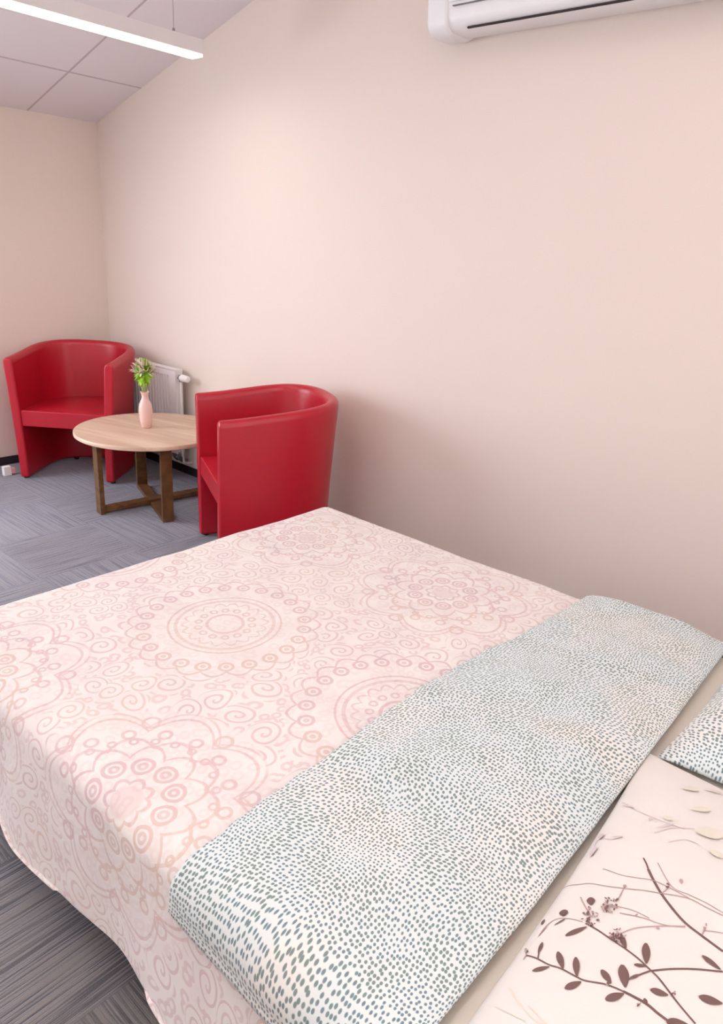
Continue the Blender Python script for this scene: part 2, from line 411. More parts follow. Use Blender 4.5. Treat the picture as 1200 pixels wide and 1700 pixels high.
for x0, x1 in ((0, 0.095), (1.105, 1.20)):
    bm = bmesh.new(); extrude(bm, ac_profile(), x0, x1); bevel(obj('end_cap', bm, M['white'], ac), 0.012, 4, 50)
bm = bmesh.new(); box(bm, (0.175, -0.169, 0.0125), (1.08, -0.160, 0.0185)); obj('air_slot', bm, M['dark'], ac, smooth=False, label='thin dark air slot')
bm = bmesh.new(); box(bm, (0.10, -0.199, 0.10), (1.10, -0.180, 0.27)); bevel(obj('front_panel', bm, M['white'], ac, smooth=False), 0.003, 2)
bm = bmesh.new(); box(bm, (0.12, -0.2005, 0.085), (0.30, -0.185, 0.0875)); obj('panel_seam', bm, M['grey'], ac, smooth=False)

# ------------------------------------------------------------------ radiator
rad = thing('radiator', 'white ribbed panel radiator on the long wall behind the coffee table', 'radiator', (-4.56, WALLY - 0.001, 0.0))
RL = 0.60; z0, z1 = 0.16, 0.715
bm = bmesh.new()
n = int((RL - 0.06) / 0.0333) ; xs = []
x = 0.0; prof = [(0, -0.045)]
xs.append((0, -0.098)); xs.append((0.03, -0.098))
for k in range(n - 1):
    a = 0.03 + k * 0.0333
    xs += [(a + 0.006, -0.098), (a + 0.010, -0.081), (a + 0.023, -0.081), (a + 0.027, -0.098), (a + 0.0333, -0.098)]
xs.append((RL, -0.098))
top = [bm.verts.new((x, y, z1 - 0.045)) for x, y in xs]; bot = [bm.verts.new((x, y, z0 + 0.045)) for x, y in xs]
for i in range(len(xs) - 1): bm.faces.new((top[i], top[i + 1], bot[i + 1], bot[i]))
box(bm, (0, -0.098, z1 - 0.045), (RL, -0.090, z1 - 0.004)); box(bm, (0, -0.098, z0), (RL, -0.090, z0 + 0.045)); box(bm, (0, -0.073, z0), (RL, -0.070, z1 - 0.01))
obj('front_panel', bm, M['white_metal'], rad, smooth=False)
bm = bmesh.new(); box(bm, (0, -0.055, z0), (RL, -0.045, z1 - 0.01)); box(bm, (0.2, -0.045, z0 + 0.06), (0.24, 0, z1 - 0.1)); box(bm, (0.40, -0.045, z0 + 0.06), (0.44, 0, z1 - 0.1)); obj('back_panel', bm, M['white_metal'], rad, smooth=False)
for s in (0, RL):
    bm = bmesh.new(); box(bm, (s - 0.0015, -0.096, z0 + 0.01), (s + 0.0015, -0.042, z1 - 0.004)); obj('side_panel', bm, M['white_metal'], rad, smooth=False)
bm = bmesh.new(); box(bm, (0, -0.098, z1 - 0.006), (RL, -0.042, z1))
obj('top_grille', bm, M['white_metal'], rad, smooth=False)
bm = bmesh.new(); tube(bm, [(RL + 0.001, -0.07, z1 - 0.05), (RL + 0.02, -0.07, z1 - 0.05)], 0.012, 14); tube(bm, [(RL + 0.02, -0.07, z1 - 0.075), (RL + 0.02, -0.07, z1 - 0.03)], 0.011, 12)
vb = obj('valve', bm, M['wire'], rad)
bm = bmesh.new(); tube(bm, [(RL + 0.022, -0.07, z1 - 0.048), (RL + 0.03, -0.07, z1 - 0.048), (RL + 0.034, -0.07, z1 - 0.048), (RL + 0.095, -0.07, z1 - 0.048), (RL + 0.10, -0.07, z1 - 0.048)], [0.017, 0.017, 0.023, 0.021, 0.015], 20); obj('thermostat_head', bm, M['white'], vb, label='white cylindrical thermostat head')
bm = bmesh.new(); tube(bm, [(RL + 0.02, -0.07, z1 - 0.07), (RL + 0.02, -0.07, 0.16), (RL + 0.02, -0.062, 0.10), (RL + 0.02, -0.035, 0.09), (RL + 0.02, -0.001, 0.09)], 0.008, 10); obj('pipe', bm, M['white_metal'], rad)
bm = bmesh.new()
for dx in (0.0, 0.05): tube(bm, [(RL - 0.08 + dx, -0.07, z0 + 0.01), (RL - 0.08 + dx, -0.07, 0.12), (RL - 0.08 + dx, -0.05, 0.10), (RL - 0.08 + dx, -0.001, 0.10)], 0.009, 10); tube(bm, [(RL - 0.08 + dx, -0.07, 0.125), (RL - 0.08 + dx, -0.07, 0.155)], 0.015, 8)
obj('connection_pipe', bm, M['wire'], rad)

# ------------------------------------------------------------------ armchairs
def make_armchair(name, label, loc, rz, group):
    t = thing(name, label, 'armchair', loc, rz, group)
    W2, TH = 0.346, 0.060
    YF, YC, DB = -0.31, -0.01, 0.300           # front of arms, start of the curve, depth of the curve
    # centre path of the U in unit form
    path = []
    for k in range(7): path.append((-1, YF + (YC - YF) * k / 7, 0))
    N = 30
    for k in range(N + 1):
        a = PI * k / N; ca, sa = math.cos(a), math.sin(a); e = 0.80
        path.append((-math.copysign(abs(ca) ** e, ca), YC + DB * abs(sa) ** e, sa))
    for k in range(1, 8): path.append((1, YC + (YF - YC) * k / 7, 0))
    def section(i, z, off):
        # off: -1 inner .. +1 outer
        zz = z / 0.79; sc = 0.875 + 0.125 * zz ** 1.5
        half = TH / 2
        def P(j):
            j = max(0, min(len(path) - 1, j)); px, py, s = path[j]
            return Vector((px * (W2 - half) * sc, py * (sc if py > 0 else 1.0), 0))
        p = P(i); d = (P(i + 1) - P(i - 1)).normalized(); nrm = Vector((-d.y, d.x, 0))
        th = half * (0.92 + 0.08 * zz)
        q = p + nrm * off * th
        return Vector((q.x, q.y, z))
    bm = bmesh.new(); rings = []
    for i in range(len(path)):
        fy = (path[i][1] - YF) / (YC + DB - YF); top = 0.768 + 0.057 * fy * fy * (3 - 2 * fy) * 0.5 + 0.057 * fy * 0.5
        ring = []
        for z in (0.012, 0.2, 0.42, 0.6, top - 0.035): ring.append(section(i, z, -1))
        for k in range(1, 8):
            a = PI * k / 8; ring.append(section(i, top - 0.030 + 0.030 * math.sin(a), -math.cos(a)))
        for z in (top - 0.035, 0.6, 0.42, 0.2, 0.012): ring.append(section(i, z, 1))
        rings.append([bm.verts.new(v) for v in ring])
    m = len(rings[0])
    for i in range(len(rings) - 1):
        for k in range(m): bm.faces.new((rings[i][k], rings[i][(k + 1) % m], rings[i + 1][(k + 1) % m], rings[i + 1][k]))
    bm.faces.new(rings[0]); bm.faces.new(rings[-1])
    # floor reach: shell ends on small glides
    o = obj('backrest', bm, M['red'], t); bevel(o, 0.013, 4, 50)
    # seat
    bm = bmesh.new(); nx, ny = 24, 22; grid = []
    def seat_hw(y, z):
        sc = 0.875 + 0.125 * (z / 0.79) ** 1.5
        if y <= YC: return (W2 - TH) * sc + 0.004
        q = min(1.0, (y - YC) / (DB * sc)); return max(0.02, ((W2 - TH / 2) * sc) * (max(0.0, 1 - q ** (2 / 0.80))) ** (0.80 / 2) - TH / 2 + 0.004)
    ys = [YF + 0.012 + (YC + DB * 0.93 - TH * 0.6 - YF) * k / ny for k in range(ny + 1)]
    def ztop(u, q): return 0.445 + 0.012 * (1 - u * u) * (1 - (2 * q - 1) ** 4)
    T_, B_ = [], []
    for j, y in enumerate(ys):
        q = j / ny; rowT, rowB = [], []
        for i in range(nx + 1):
            u = -1 + 2 * i / nx; x = u * seat_hw(y, 0.42)
            rowT.append(bm.verts.new((x, y, ztop(u, q)))); rowB.append(bm.verts.new((x, y, 0.345)))
        T_.append(rowT); B_.append(rowB)
    for j in range(ny):
        for i in range(nx):
            bm.faces.new((T_[j][i], T_[j][i + 1], T_[j + 1][i + 1], T_[j + 1][i])); bm.faces.new((B_[j][i], B_[j][i + 1], B_[j + 1][i + 1], B_[j + 1][i]))
    for i in range(nx):
        for j in (0, ny): bm.faces.new((T_[j][i], T_[j][i + 1], B_[j][i + 1], B_[j][i]))
    for j in range(ny):
        for i in (0, nx): bm.faces.new((T_[j][i], T_[j + 1][i], B_[j + 1][i], B_[j][i]))
    bevel(obj('seat', bm, M['red'], t), 0.022, 4, 50)
    for sx, sy in ((-1, YF + 0.035), (1, YF + 0.035), (-0.55, 0.20), (0.55, 0.20)):
        bm = bmesh.new(); lathe(bm, [(0.014, 0), (0.016, 0.003), (0.016, 0.0145)], 14, (sx * (W2 - TH / 2) * 0.896, sy, 0)); obj('glide', bm, M['black'], t)
    return t
G = 'red leather tub armchairs at the coffee table'
def face(dx, dy): return math.atan2(dy, dx) + PI / 2    # local -Y faces (dx,dy)
# front-mid point is given; origin sits 0.33 behind it
def chair_at(fx, fy, dx, dy, name, label):
    l = math.hypot(dx, dy); dx, dy = dx / l, dy / l
    return make_armchair(name, label, (fx - dx * 0.31, fy - dy * 0.31, 0), face(dx, dy), G)
chair_at(-4.305, 2.10, 0.63, -0.776, 'armchair', 'red leather tub armchair in the far corner, its seat open to the room')
chair_at(-2.78, 2.06, -0.458, -0.889, 'armchair', 'red leather tub armchair between the coffee table and the foot of the bed')

# ------------------------------------------------------------------ coffee table
tb = thing('coffee_table', 'round light wood coffee table with crossed brown frame legs', 'table', (-3.615, 2.290, 0), math.radians(15))
bm = bmesh.new(); lathe(bm, [(0.40, 0.436), (0.418, 0.436), (0.424, 0.440), (0.424, 0.456), (0.421, 0.460), (0.02, 0.460)], 72); obj('tabletop', bm, M['wood_top'], tb)
def leg_frame(ang, zlow):
    bm = bmesh.new(); R = 0.340; w = 0.031; th = 0.028
    mtx = Matrix.Rotation(ang, 4, 'Z')
    k = 0.012 if zlow else 0.0
    box(bm, (-R, -w, 0.0), (-R + th, w, 0.4355)); box(bm, (R - th, -w, 0.0), (R, w, 0.4355)); box(bm, (-R + th, -w, 0.0 + k), (R - th, w, 0.026 + k)); box(bm, (-R + th, -w, 0.4095 - k), (R - th, w, 0.4355 - k))
    bmesh.ops.transform(bm, matrix=mtx, verts=bm.verts)
    return bm
rz = math.radians(15)
o1 = obj('leg_frame', leg_frame(math.radians(160) - rz, False), M['wood_leg'], tb, smooth=False); bevel(o1, 0.002, 2)
o2 = obj('leg_frame', leg_frame(math.radians(83) - rz, True), M['wood_leg'], tb, smooth=False); bevel(o2, 0.002, 2)

# ------------------------------------------------------------------ vase and flowers
VX, VY, VZ = -3.655, 2.285, 0.4605
vs = thing('vase', 'pale pink ceramic vase standing on the round coffee table', 'vase', (VX, VY, VZ))
bm = bmesh.new(); lathe(bm, [(0.026, 0), (0.030, 0.004), (0.036, 0.05), (0.040, 0.10), (0.036, 0.135), (0.022, 0.165), (0.018, 0.18), (0.021, 0.195), (0.027, 0.21), (0.024, 0.21), (0.017, 0.19), (0.015, 0.17)], 14); obj('body', bm, M['vase'], vs)
fl = thing('flower_bouquet', 'green and cream flower bouquet in the pink vase', 'flowers', (VX, VY, VZ))
random.seed(4)
bm = bmesh.new()
for k in range(9):
    a = 2 * PI * k / 9; r = 0.010
    tube(bm, [(r * 0.3 * math.cos(a), r * 0.3 * math.sin(a), 0.1715), (r * math.cos(a), r * math.sin(a), 0.21), (2.6 * r * math.cos(a), 2.6 * r * math.sin(a), 0.27)], 0.003, 6)
obj('stem', bm, M['stem'], fl)
def blade(bm, base, d, L, w, mi=0, curl=0.3):
    d = Vector(d).normalized(); side = d.cross(Vector((0, 0, 1)))
    if side.length < 0.1: side = Vector((1, 0, 0))
    side.normalize(); up = side.cross(d); rows = []
    for k in range(6):
        t = k / 5; ww = w * math.sin(PI * min(0.98, 0.12 + 0.86 * t)) ** 0.8
        c = Vector(base) + d * L * t - up * curl * L * t * t
        rows.append([bm.verts.new(c - side * ww), bm.verts.new(c + up * ww * 0.35), bm.verts.new(c + side * ww)])
    for k in range(5):
        for j in range(2): f = bm.faces.new((rows[k][j], rows[k][j + 1], rows[k + 1][j + 1], rows[k + 1][j])); f.material_index = mi
bm = bmesh.new()
for k in range(260):
    th = random.uniform(0, 2 * PI); el = random.uniform(-1.3, 1.4)
    d = (math.cos(th) * math.cos(el), math.sin(th) * math.cos(el), math.sin(el) + 0.1)
    blade(bm, (0.012 * d[0], 0.012 * d[1], 0.312 + 0.035 * d[2]), d, random.uniform(0.032, 0.050), 0.012, 0, random.uniform(-0.3, 0.4))
obj('green_bloom', bm, M['green'], fl)
bm = bmesh.new()
for k in range(130):
    th = random.uniform(0, 2 * PI); el = random.uniform(-0.1, 1.2)
    d = (math.cos(th) * math.cos(el), math.sin(th) * math.cos(el), math.sin(el))
    blade(bm, (0.04 * d[0], 0.04 * d[1], 0.32 + 0.035 * d[2]), d, random.uniform(0.03, 0.05), 0.005, random.choice((0, 0, 1)), random.uniform(-0.6, 0.6))
obj('petals', bm, [M['petal'], M['petal_pink']], fl)

# ------------------------------------------------------------------ small adapter on the floor by the far chair
pa = thing('power_adapter', 'small white and pink plug adapter on the carpet beside the far armchair', 'adapter', (-4.66, 1.875, 0.0))
bm = bmesh.new(); box(bm, (-0.018, -0.024, 0.0), (0.018, 0.024, 0.062)); bevel(obj('body', bm, M['white'], pa, smooth=False), 0.004, 3)
bm = bmesh.new(); box(bm, (-0.016, 0.0245, 0.008), (0.016, 0.050, 0.045)); bevel(obj('plug', bm, M['pink_plastic'], pa, smooth=False), 0.004, 3)

# ------------------------------------------------------------------ bed
BX0, BX1, BY0, BY1, BZ = -1.985, 0.12, 0.53, 2.075, 0.500
bed = thing('bed', 'wide double bed with cream sheet, standing beside the long wall', 'bed', ((BX0 + BX1) / 2, (BY0 + BY1) / 2, 0))
cx, cy = (BX0 + BX1) / 2, (BY0 + BY1) / 2; hx, hy = (BX1 - BX0) / 2 - 0.02, (BY1 - BY0) / 2 - 0.02
bm = bmesh.new(); box(bm, (-hx, -hy, 0.12), (hx, hy, 0.30)); bevel(obj('bed_base', bm, M['mattress'], bed, smooth=False), 0.01, 3)
bm = bmesh.new(); box(bm, (-hx, -hy, 0.3005), (hx, hy, 0.47)); o = obj('mattress', bm, M['mattress'], bed, smooth=False); bevel(o, 0.05, 5)
bm = bmesh.new(); box(bm, (-hx + 0.9, -hy - 0.006, 0.31), (hx + 0.006, hy + 0.006, 0.486)); sh = obj('fitted_sheet', bm, M['sheet'], bed, smooth=True, label='cream fitted sheet'); bevel(sh, 0.05, 5)
for sx in (-1, 1):
    for sy in (-1, 1):
        bm = bmesh.new(); tube(bm, [(sx * (hx - 0.1), sy * (hy - 0.1), 0), (sx * (hx - 0.1), sy * (hy - 0.1), 0.1195)], 0.025, 16); obj('leg', bm, M['black'], bed)

RB = 0.055   # bend radius of cloth over the mattress edge
def drape(px, py, lift, zb, dmax, x0, x1, y0, y1, flare=0.06):
    """flat cloth point -> draped point over the rounded box (x0..x1,y0..y1,zb)"""
    bx = min(max(px, x0 + RB), x1 - RB); by = min(max(py, y0 + RB), y1 - RB)
    ox, oy = px - bx, py - by; d = math.hypot(ox, oy)
    if d < 1e-6: return Vector((px, py, zb + lift)), Vector((0, 0, 1))
    ux, uy = ox / d, oy / d; d = min(d, dmax)
    arc = RB * PI / 2
    if d <= arc:
        a = d / RB; h = RB * math.sin(a); v = RB * (1 - math.cos(a)); nh, nv = math.sin(a), math.cos(a)
    else:
        e = d - arc; h = RB + e * flare; v = RB + e; nh, nv = 1, 0
    nrm = Vector((ux * nh, uy * nh, nv))
    return Vector((bx + ux * h, by + uy * h, zb - v)) + nrm * lift, nrm
def cloth(name, mat, xs, ys, fpos, thick, parent=None):
    bm = bmesh.new(); uvl = bm.loops.layers.uv.new('UVMap'); vs = []; uvs = {}
    for i, x in enumerate(xs):
        row = []
        for j, y in enumerate(ys):
            v = bm.verts.new(fpos(x, y)); uvs[v] = ((x + 3) / 4, (y + 1) / 4); row.append(v)
        vs.append(row)
    for i in range(len(xs) - 1):
        for j in range(len(ys) - 1): bm.faces.new((vs[i][j], vs[i + 1][j], vs[i + 1][j + 1], vs[i][j + 1]))
    for f in bm.faces:
        for l in f.loops: l[uvl].uv = uvs[l.vert]
    me = bpy.data.meshes.new(name); bm.to_mesh(me); bm.free(); me.materials.append(mat)
    me.polygons.foreach_set('use_smooth', [True] * len(me.polygons))
    o = bpy.data.objects.new(name, me); COL.objects.link(o)
    if parent is not None: o.parent = parent
    if thick:
        s = o.modifiers.new('thick', 'SOLIDIFY'); s.thickness = thick; s.offset = -1
    return o
def lin(a, b, n): return [a + (b - a) * k / n for k in range(n + 1)]
def nz(x, y, s, k=0.0): return noise.noise(Vector((x * s, y * s, k)))
DROP = 0.345
def spread_pos(x, y):
    d_hem = DROP + 0.02 * nz(x, y, 2.2, 5) + RB * 0.57
    p, n = drape(x, y, 0.0, BZ, d_hem, BX0, BX1 + 2, BY0, BY1, 0.05)
    return p + n * spread_lift(x, y, p, n)
def spread_lift(x, y, p, n):
    drop = max(0.0, (BZ - 0.05 - p.z)) / 0.35
    lift = 0.004 * nz(x, y, 3.5) + 0.002 * nz(x, y, 9, 2)
    s = x if abs(n.y) > abs(n.x) else y
    lift += drop * (0.016 * math.sin(s * 9.0 + 1.4 + 1.5 * nz(s, 0, 1.5)) + 0.004 * math.sin(s * 21 + 0.5)) + drop * 0.012
    return lift
ext = DROP + 0.03
sp = cloth('bedspread', M['spread'], lin(BX0 - ext, -0.43, 178), lin(BY0 - ext, BY1 + ext, 220), spread_pos, 0.006)
tag(sp, 'pale pink bedspread with mandala and scroll print covering the bed', 'bedspread')

# dotted duvet fold across the bed
eL = [(0.40, -0.83), (0.50, -0.825), (0.60, -0.820), (0.705, -0.828), (0.94, -0.838), (1.12, -0.852), (1.34, -0.850), (1.50, -0.842), (1.70, -0.815), (2.0, -0.80), (2.3, -0.80)]
def interp(tab, y):
    if y <= tab[0][0]: return tab[0][1]
    for (a, va), (b, vb_) in zip(tab, tab[1:]):
        if y <= b: t = (y - a) / (b - a); t = t * t * (3 - 2 * t) * 0.5 + t * 0.5; return va + (vb_ - va) * t
    return tab[-1][1]
def band_pos(s, y):
    # s in 0..1.. across the band on top, then rolled under at the pillow side
    xl = interp(eL, y) + 0.006 * nz(y, 0, 14, 3); xr = -0.338 - 0.030 * max(0, y - 0.9)
    if s <= 1:
        x = xl + (xr - 0.02 - xl) * s
        h = 0.016 + 0.022 * (1 - math.exp(-s * 7)) + 0.006 * math.sin(PI * s) - 0.012 * max(0, s - 0.75) * 4 * s
        h += 0.006 * nz(x, y, 6, 1) + 0.003 * nz(x, y, 15, 8)
        e = 0
    else:
        a = (s - 1) * PI; r = 0.017; x = xr - 0.02 + r * math.sin(a); h = 0.026 - 0.45 * r * (1 - math.cos(a)) + 0.006 * nz(xr, y, 6, 1) * (2 - s); 
    p, n = drape(x, y, 0, BZ, 0.165, BX0, BX1 + 2, BY0, BY1, 0.05)
    k = max(0.0, min(1.0, (y - (BY0 - 0.04)) / 0.16)); h = 0.0125 + (h - 0.0125) * (0.25 + 0.75 * k * (2 - k)); h += spread_lift(x, y, p, n)
    return p + n * h
ss = [k / 60 for k in range(61)] + [1 + k / 10 for k in range(1, 11)]
ysb = lin(BY0 - 0.060, BY1 + 0.14, 200)
bm = bmesh.new(); uvl = bm.loops.layers.uv.new('UVMap'); rows = []; uvd = {}
for s in ss:
    row = []
    for y in ysb:
        v = bm.verts.new(band_pos(s, y)); uvd[v] = ((-0.85 + 0.5 * s + 3) / 4 if s <= 1 else (-0.35 + (s - 1) * 0.08 + 3) / 4, (y + 1) / 4); row.append(v)
    rows.append(row)
for i in range(len(ss) - 1):
    for j in range(len(ysb) - 1): bm.faces.new((rows[i][j], rows[i + 1][j], rows[i + 1][j + 1], rows[i][j + 1]))
for f in bm.faces:
    for l in f.loops: l[uvl].uv = uvd[l.vert]
me = bpy.data.meshes.new('folded_duvet'); bm.to_mesh(me); bm.free(); me.materials.append(M['dots']); me.polygons.foreach_set('use_smooth', [True] * len(me.polygons))
bd = bpy.data.objects.new('folded_duvet', me); COL.objects.link(bd); sm = bd.modifiers.new('thick', 'SOLIDIFY'); sm.thickness = 0.010; sm.offset = -1
tag(bd, 'white duvet fold with teal dots laid across the pink bedspread', 'duvet')

# ------------------------------------------------------------------ pillows
def pillow_h(u, v): # u,v in -1..1, half thickness factor
    a = max(0.0, 1 - abs(u) ** 2.8); b = max(0.0, 1 - abs(v) ** 2.8)
    return (a * b) ** 0.62
class Pillow:
    def __init__(s, x0, x1, y0, y1, z0, th, seed, sh=0.0):
        s.sh = sh
        s.x0, s.x1, s.y0, s.y1, s.z0, s.th, s.seed = x0, x1, y0, y1, z0, th, seed
    def uv(s, x, y): return (2 * (x - s.x0) / (s.x1 - s.x0) - 1, 2 * (y - s.y0) / (s.y1 - s.y0) - 1)
    def top(s, x, y):
        u, v = s.uv(x, y); u = max(-1, min(1, u)); v = max(-1, min(1, v)); f = pillow_h(u, v)
        return s.z0 + s.th * 0.18 + s.th * 0.82 * f + f * (0.010 * nz(x, y, 4, s.seed) + 0.004 * nz(x, y, 11, s.seed + 3))
    def bot(s, x, y):
        u, v = s.uv(x, y); f = pillow_h(max(-1, min(1, u)), max(-1, min(1, v))); return s.z0 + s.th * 0.18 * (1 - f)
    def warp(s, u, v):
        # sides pull in slightly between the corners
        k = 0.055; return u * (1 - k * (1 - v * v)), v * (1 - k * (1 - u * u))
    def build(s, name, mat, extra=None):
        n = 64; bm = bmesh.new(); uvl = bm.loops.layers.uv.new('UVMap'); g = {}
        def gs(k): t = -1 + 2 * k / n; return math.copysign(1 - (1 - abs(t)) ** 1.5, t)
        for side in (0, 1):
            for i in range(n + 1):
                for j in range(n + 1):
                    u, v = gs(i), gs(j)
                    edge = i in (0, n) or j in (0, n)
                    x = (s.x0 + s.x1) / 2 + s.warp(u, v)[0] * (s.x1 - s.x0) / 2; y = (s.y0 + s.y1) / 2 + s.warp(u, v)[1] * (s.y1 - s.y0) / 2
                    x += s.sh * (y - s.y1)
                    if edge and side: g[1, i, j] = g[0, i, j]; continue
                    f = pillow_h(u, v)
                    z = (s.z0 + s.th * 0.18 + s.th * 0.82 * f + f * (0.010 * nz(x, y, 4, s.seed) + 0.004 * nz(x, y, 11, s.seed + 3))) if side == 0 else s.z0 + s.th * 0.18 * (1 - f)
                    g[side, i, j] = bm.verts.new((x, y, z))
        for side in (0, 1):
            for i in range(n):
                for j in range(n): bm.faces.new((g[side, i, j], g[side, i + 1, j], g[side, i + 1, j + 1], g[side, i, j + 1]))
        bmesh.ops.recalc_face_normals(bm, faces=bm.faces[:])
        for f in bm.faces:
            for l in f.loops: l[uvl].uv = ((l.vert.co.x + 3) / 4, (l.vert.co.y + 1) / 4)
        bm.normal_update(); s.bvh_bm = bm
        from mathutils.bvhtree import BVHTree
        s.bvh = BVHTree.FromBMesh(bm)
        if extra: extra(bm, s)
        me = bpy.data.meshes.new(name); bm.to_mesh(me); bm.free()
        for mm in (mat if isinstance(mat, list) else [mat]): me.materials.append(mm)
        me.polygons.foreach_set('use_smooth', [True] * len(me.polygons))
        o = bpy.data.objects.new(name, me); COL.objects.link(o); return o
#PRINTBEGIN
STEMS=[(1,0.00416,[(-0.2181,1.0096),(-0.2006,0.9874),(-0.1831,0.9679),(-0.1621,0.9516),(-0.138,0.9386),(-0.1123,0.9333),(-0.0832,0.9294)]),(1,0.00256,[(-0.234,1.0307),(-0.2259,1.0212),(-0.2181,1.0096)]),(1,0.00288,[(-0.1456,0.828),(-0.1259,0.8496),(-0.1001,0.8738),(-0.0734,0.8961)]),(1,0.00256,[(-0.2985,0.7727),(-0.2809,0.768),(-0.2606,0.7625),(-0.2435,0.7629),(-0.2202,0.7601),(-0.2061,0.7607),(-0.1823,0.7705),(-0.161,0.775)]),(1,0.00384,[(-0.161,0.775),(-0.1459,0.7769),(-0.1306,0.778),(-0.1165,0.7756),(-0.1031,0.7746)]),(1,0.00272,[(-0.2505,0.8572),(-0.2309,0.853),(-0.2109,0.8473),(-0.1865,0.8417),(-0.1679,0.8371),(-0.1512,0.8305),(-0.1351,0.8246),(-0.1181,0.8155),(-0.1018,0.807),(-0.0766,0.7961)]),(1,0.00256,[(-0.1645,0.7943),(-0.1567,0.8091),(-0.1458,0.8285)]),(2,0.00192,[(-0.3242,0.9447),(-0.3007,0.9396),(-0.2834,0.943),(-0.2573,0.9443),(-0.2287,0.9517),(-0.2062,0.9608),(-0.1857,0.968),(-0.1663,0.9778),(-0.1467,0.9867),(-0.1248,0.9879),(-0.1011,0.9899)]),(2,0.0016,[(-0.2789,0.983),(-0.2498,0.9779),(-0.2275,0.982),(-0.204,0.9895),(-0.1775,0.988),(-0.1491,0.9866)]),(2,0.00144,[(-0.2114,1.0315),(-0.1768,0.9932),(-0.1513,0.9933),(-0.1273,0.9961),(-0.1025,0.9948)]),(2,0.00176,[(-0.2177,0.8994),(-0.1976,0.9059),(-0.1819,0.9103),(-0.1592,0.9156),(-0.1354,0.931)]),(2,0.0016,[(-0.2026,0.8628),(-0.1911,0.8831),(-0.1716,0.9029),(-0.1359,0.9325)]),(2,0.00144,[(-0.2271,0.9097),(-0.2033,0.9139),(-0.1805,0.9134)]),(2,0.0016,[(-0.3009,0.8148),(-0.3014,0.8341),(-0.2964,0.8505),(-0.284,0.8572),(-0.2561,0.8583)]),(2,0.00192,[(-0.2309,0.922),(-0.2321,0.9408),(-0.2332,0.9533)]),(2,0.00176,[(-0.1128,0.9348),(-0.1129,0.9463),(-0.1129,0.9502)]),(2,0.00144,[(-0.1133,0.944),(-0.1019,0.953),(-0.0919,0.9588)]),(2,0.00208,[(-0.1827,0.9704),(-0.1799,0.9838),(-0.1803,0.9924)]),(2,0.00192,[(-0.2813,0.9082),(-0.2721,0.8964),(-0.2501,0.8734)]),(2,0.00176,[(-0.2985,0.7727),(-0.3025,0.7813)]),(2,0.00176,[(-0.2985,0.7727),(-0.2978,0.7639)]),(2,0.00176,[(-0.218,0.7606),(-0.2222,0.7693)]),(1,0.00176,[(-0.2792,0.7686),(-0.2839,0.7812)]),(4,0.00192,[(-0.2885,0.7075),(-0.2655,0.6885),(-0.2364,0.6753),(-0.2168,0.6739)]),(4,0.00192,[(-0.2889,0.6734),(-0.2692,0.6692),(-0.2443,0.6679)]),(4,0.00176,[(-0.2515,0.6896),(-0.2363,0.6838),(-0.2151,0.675)]),(3,0.00192,[(-0.3105,1.0201),(-0.3232,1.071),(-0.2973,1.0639),(-0.2845,1.0733)]),(3,0.0016,[(-0.3319,1.1984),(-0.2908,1.162),(-0.2448,1.1478),(-0.2077,1.147)]),(3,0.0016,[(-0.2436,1.1061),(-0.2244,1.137),(-0.1948,1.1586)]),(3,0.0016,[(-0.2158,1.0924),(-0.198,1.1169),(-0.1763,1.1197)])]
